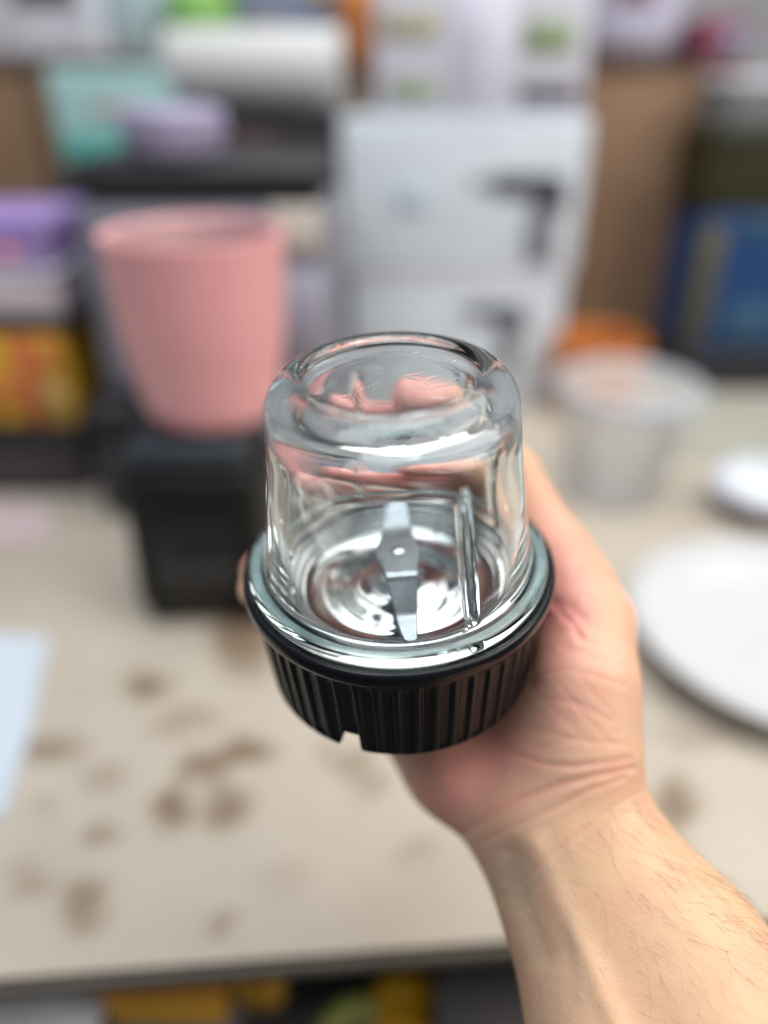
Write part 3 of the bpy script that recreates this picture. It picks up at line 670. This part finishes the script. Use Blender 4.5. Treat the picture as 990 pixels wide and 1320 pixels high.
# left stack
YL = .562
a = carton('dark_tray', 'dark brown tray at the foot of the packages by the left edge', 'tray', -80, 108, 556, 640, YL, .16, mat('tray_brown', (.06, .05, .055), .55), ground=0.0, lid=(.25, M_black))
b = carton('snack_carton', 'orange, yellow and red printed carton resting on the dark tray', 'carton', -80, 88, 432, 555, YL + .01, .12, M_yel, ground=a['top'] + .001, prints=((.62, .76, .05, .98, M_red), (.78, .97, .1, .5, mat('ochre', (.52, .34, .12), .5)), (.30, .58, .2, .6, M_or), (.80, .98, .55, .95, M_or)))
b2 = carton('dark_gap_slab', 'thin black slab added as the dark gap between the orange carton and the pale pink box', 'tray', -80, 84, 416, 431, YL + .01, .13, M_black, ground=b['top'] + .001)  # black slab stands in for the dark gap between the packages
b3 = carton('pale_box', 'pale pink box in the left stack, below the purple carton', 'box', -80, 78, 348, 415, YL + .02, .12, M_pale, ground=b2['top'] + .001, lid=(.2, M_white2))
carton('purple_carton', 'purple and blue carton on top of the left stack', 'carton', -80, 62, 283, 347, YL + .02, .10, M_violet, ground=b3['top'] + .001, prints=((.02, .98, .72, .98, M_purple), (.5, .68, .15, .5, mat('pink_spot', (.75, .3, .4), .5))))
g2 = carton('grey_carton', 'grey blue carton just behind the left stack', 'carton', 70, 140, 300, 540, .66, .06, mat('slate', (.17, .17, .23), .55), ground=0.0, prints=((.05, .9, .85, .97, M_cream),))

# papers
def sheet(name, label, cat, pts, z, m, th_=.0006):
    q = [onz(x, y, z) for x, y in pts]; c = sum(q) / len(q)
    v = [p - c for p in q] + [p - c + np.array([0, 0, th_]) for p in q]; k = len(q)
    f = [tuple(range(k))[::-1], tuple(range(k, 2 * k))] + [(i, (i + 1) % k, k + (i + 1) % k, k + i) for i in range(k)]
    o = mesh(name, v, f, m); o.location = tuple(c); return tag(o, label, cat)
sheet('paper_sheet', 'white sheet of paper on the bench near the left edge', 'paper', [(-170, 818), (64, 822), (42, 935), (6, 1052), (-260, 1090)], .0006, M_paper, .002)
sheet('paper_slip', 'pinkish slip of paper lying in front of the left stack', 'paper', [(-60, 648), (62, 652), (70, 700), (-70, 706)], .0006, mat('pink_slip', (.60, .48, .50), .7), .0008)

# right side
pl = onz(1006, 834); rp = .096
dish = empty('white_plate', (pl[0], pl[1], 0.001))
pp = spline([(0, .004), (.05, .004), (.066, .0055), (.074, .011), (.09, .0155), (rp - .003, .019), (rp, .0205), (rp + .0008, .0195), (rp - .002, .0165), (.09, .0122), (.076, .006), (.064, .001), (.056, 0), (.052, .0018), (0, .002)], 4)
china = mat('white_china', (.60, .61, .63), .22, var=.02)
lathe('body', pp, china, dish, 96, False); lathe('rim_line', [(rp - .008, .0181), (rp - .0065, .0186), (rp - .0065, .0192), (rp - .008, .0187)], mat('rim_grey', (.7, .72, .74), .2), dish, 96, True)
tag(dish, 'round white china plate lying on the bench right of the hand', 'plate')
q = onz(988, 674)
sd = empty('small_dish', (q[0], q[1] + .02, 0)); lathe('base', spline([(0, 0), (.026, 0), (.033, .003), (.037, .012), (.037, .02), (0, .02)], 4), mat('brown_base', (.13, .05, .04), .5), sd, 48, False)
lathe('lid', spline([(0, .0205), (.038, .0205), (.040, .023), (.038, .029), (.03, .034), (.015, .037), (0, .0375)], 4), mat('dish_white', (.72, .76, .84), .3), sd, 48, False)
tag(sd, 'small white domed lid on a brown pot behind the plate', 'pot')
# frosted tub
q0 = onz(800, 655); YT = q0[1] + .03
rt = (at(886, 500, YT)[0] - at(716, 500, YT)[0]) / 2; rb = rt * .80; ht = at(800, 496, YT)[2]
fr_m = mat('frosted_plastic', (.93, .94, .95), .38, var=0, trans=.82, ior=1.12)
ft = empty('frosted_tub', (at(800, 560, YT)[0], YT, 0.0008))
lathe('body', [(0, 0), (rb - .003, 0), (rb, .003), (rt - .001, ht - .006), (rt + .003, ht - .005), (rt + .003, ht), (rt - .003, ht), (rb - .003, .004), (0, .0025)], fr_m, ft, 72, False)
lathe('rim', [(rt + .0034, ht - .005), (rt + .0052, ht - .004), (rt + .0052, ht + .001), (rt + .0034, ht + .002)], mat('rim_milky', (.55, .60, .70), .4), ft, 72, True)
tag(ft, 'frosted clear plastic tub standing on the bench right of the glass cup', 'tub')
p = at(775, 470, .73)
ob = empty('orange_bowl', (p[0], .75, 0.0)); hb = at(775, 440, .75)[2]; ro_ = .046
lathe('body', spline([(0, 0), (.03, 0), (.034, .004), (.044, hb * .4), (ro_, hb), (ro_ - .003, hb), (.041, hb * .4), (.03, .007), (0, .006)], 5), M_or, ob, 60, False)
lathe('rim', [(ro_ + .0004, hb - .004), (ro_ + .002, hb - .003), (ro_ + .002, hb + .001), (ro_ + .0004, hb + .0015)], mat('orange_rim', (.60, .21, .05), .45), ob, 60, True)
tag(ob, 'orange bowl between the frosted tub and the cardboard box', 'bowl')
# right stack
YR = .80
x0 = 884
r1 = carton('black_toolbox', 'black box on the bench at the foot of the right stack', 'box', 878, 1130, 455, 505, YR, .16, M_black, ground=0.0, lid=(.3, M_dark))
r2 = carton('blue_package', 'blue package with a yellow side strip on the black box', 'package', 892, 1130, 275, 452, YR + .01, .14, M_blue, ground=r1['top'] + .001, prints=((.0, .13, .02, .92, mat('mustard', (.085, .078, .035), .5)), (.2, .9, .82, .98, M_sky), (.22, .5, .05, .35, M_sky)))
r3 = carton('olive_case', 'dark olive case on top of the blue package', 'case', 912, 1140, 172, 272, YR + .01, .14, M_olive, ground=r2['top'] + .001, lid=(.2, M_olive))
carton('grey_package', 'light grey package on the dark olive case at the right edge', 'package', 944, 1100, 100, 170, YR + .02, .12, mat('pale_grey', (.17, .185, .19), .5), ground=r3['top'] + .001, lid=(.2, M_white2))
sheet('grey_mat', 'grey cutting mat on the bench behind the frosted tub', 'mat', [(838, 512), (1150, 512), (1190, 600), (880, 592)], .0006, mat('mat_grey', (.38, .38, .33), .6), .002)
# things on the shelf under the bench edge
zs = SHZ + .0005
def under(name, label, cat, px0, px1, py0, py1, h, m, lid=None, prints=False):
    zt_ = zs + h; a, b = onz(px0, py0, zt_), onz(px1, py1, zt_); lo_, hi_ = np.minimum(a, b), np.maximum(a, b)
    o = empty(name, ((lo_[0] + hi_[0]) / 2, (lo_[1] + hi_[1]) / 2, zs)); sx, sy = hi_[0] - lo_[0], hi_[1] - lo_[1]
    rbox('body', (0, 0, h * .45), (sx, sy, h * .9), m, o, .004)
    rbox('lid', (0, 0, h * .95 + .0005), (sx + .003, sy + .003, h * .1), lid or m, o, .002)
    return tag(o, label, cat)
under('white_carton', 'white carton on the shelf below the bench, at the left edge', 'carton', -60, 92, 1272, 1420, .06, mat('shelf_white', (.82, .82, .88), .5))
under('grey_toolbox', 'grey box on the shelf below the bench, beneath the long yellow bar', 'box', 122, 292, 1292, 1420, .05, mat('tool_grey', (.14, .14, .16), .5))
def handle(name, label, cat, p0, p1, r, m, z):
    a, b = onz(*p0, z), onz(*p1, z); L = np.linalg.norm(b - a); o = empty(name, tuple(a)); dirv = Vector(b - a)
    Mx = dirv.to_track_quat('Z', 'Y').to_matrix().to_4x4()
    lathe('grip', spline([(0, 0), (r * .8, .001), (r, L * .1), (r * .86, L * .35), (r, L * .6), (r * .7, L * .9), (0, L * .92)], 5), m, o, 28, False, M=Mx)
    lathe('tip', [(0, L * .921), (r * .3, L * .921), (r * .3, L * 1.05), (0, L * 1.06)], M_dark, o, 16, False, M=Mx)
    return tag(o, label, cat)
o = under('yellow_bar', 'long yellow bar lying on the shelf along the bench edge', 'bar', 138, 286, 1256, 1286, .075, mat('level_yellow', (.70, .36, .02), .45), lid=mat('level_amber', (.62, .28, .03), .4))
handle('hand_tool', 'short yellow handled tool on the shelf, at the right end of the long yellow bar', 'hand tool', (300, 1272), (372, 1268), .012, mat('grip_yellow', (.62, .32, .03), .4), zs + .0125)
handle('hand_tool', 'amber handled tool pointing at the bench edge, just left of the dark grey case', 'hand tool', (520, 1345), (522, 1252), .017, mat('grip_amber', (.72, .36, .01), .4), zs + .0175)
tq = onz(466, 1345, zs + .02)
tb = empty('tape_roll', (tq[0], tq[1], zs)); lathe('tape', [(.012, 0), (.024, 0), (.0245, .001), (.0245, .019), (.024, .02), (.012, .02)], mat('lime_tape', (.42, .46, .12), .5), tb, 48, True); lathe('core', [(.0105, .0005), (.0118, .0005), (.0118, .0195), (.0105, .0195)], M_card, tb, 40, True)
tag(tb, 'yellow green roll of tape on the shelf left of the amber handled tool', 'tape roll')
under('grey_case', 'dark grey case on the shelf below the bench, beside the forearm', 'case', 562, 720, 1240, 1430, .07, mat('case_grey', (.045, .044, .045), .5), lid=mat('case_lid', (.06, .056, .056), .5))
# floor below
fl_o = mesh('floor', [(-3, -2, -.751), (3, -2, -.751), (3, 3, -.751), (-3, 3, -.751)], [(0, 1, 2, 3)], mat('floor_grey', (.10, .095, .09), .6)); fl_o['kind'] = 'structure'
# wall behind everything
wl = rbox('wall', (0, 0, 0), (6, .1, 3.2), mat('wall_grey', (.34, .35, .38), .8, scale=3, bump=.2, bscale=60), None, 0); wl.location = (0, 1.7, .85); wl['kind'] = 'structure'
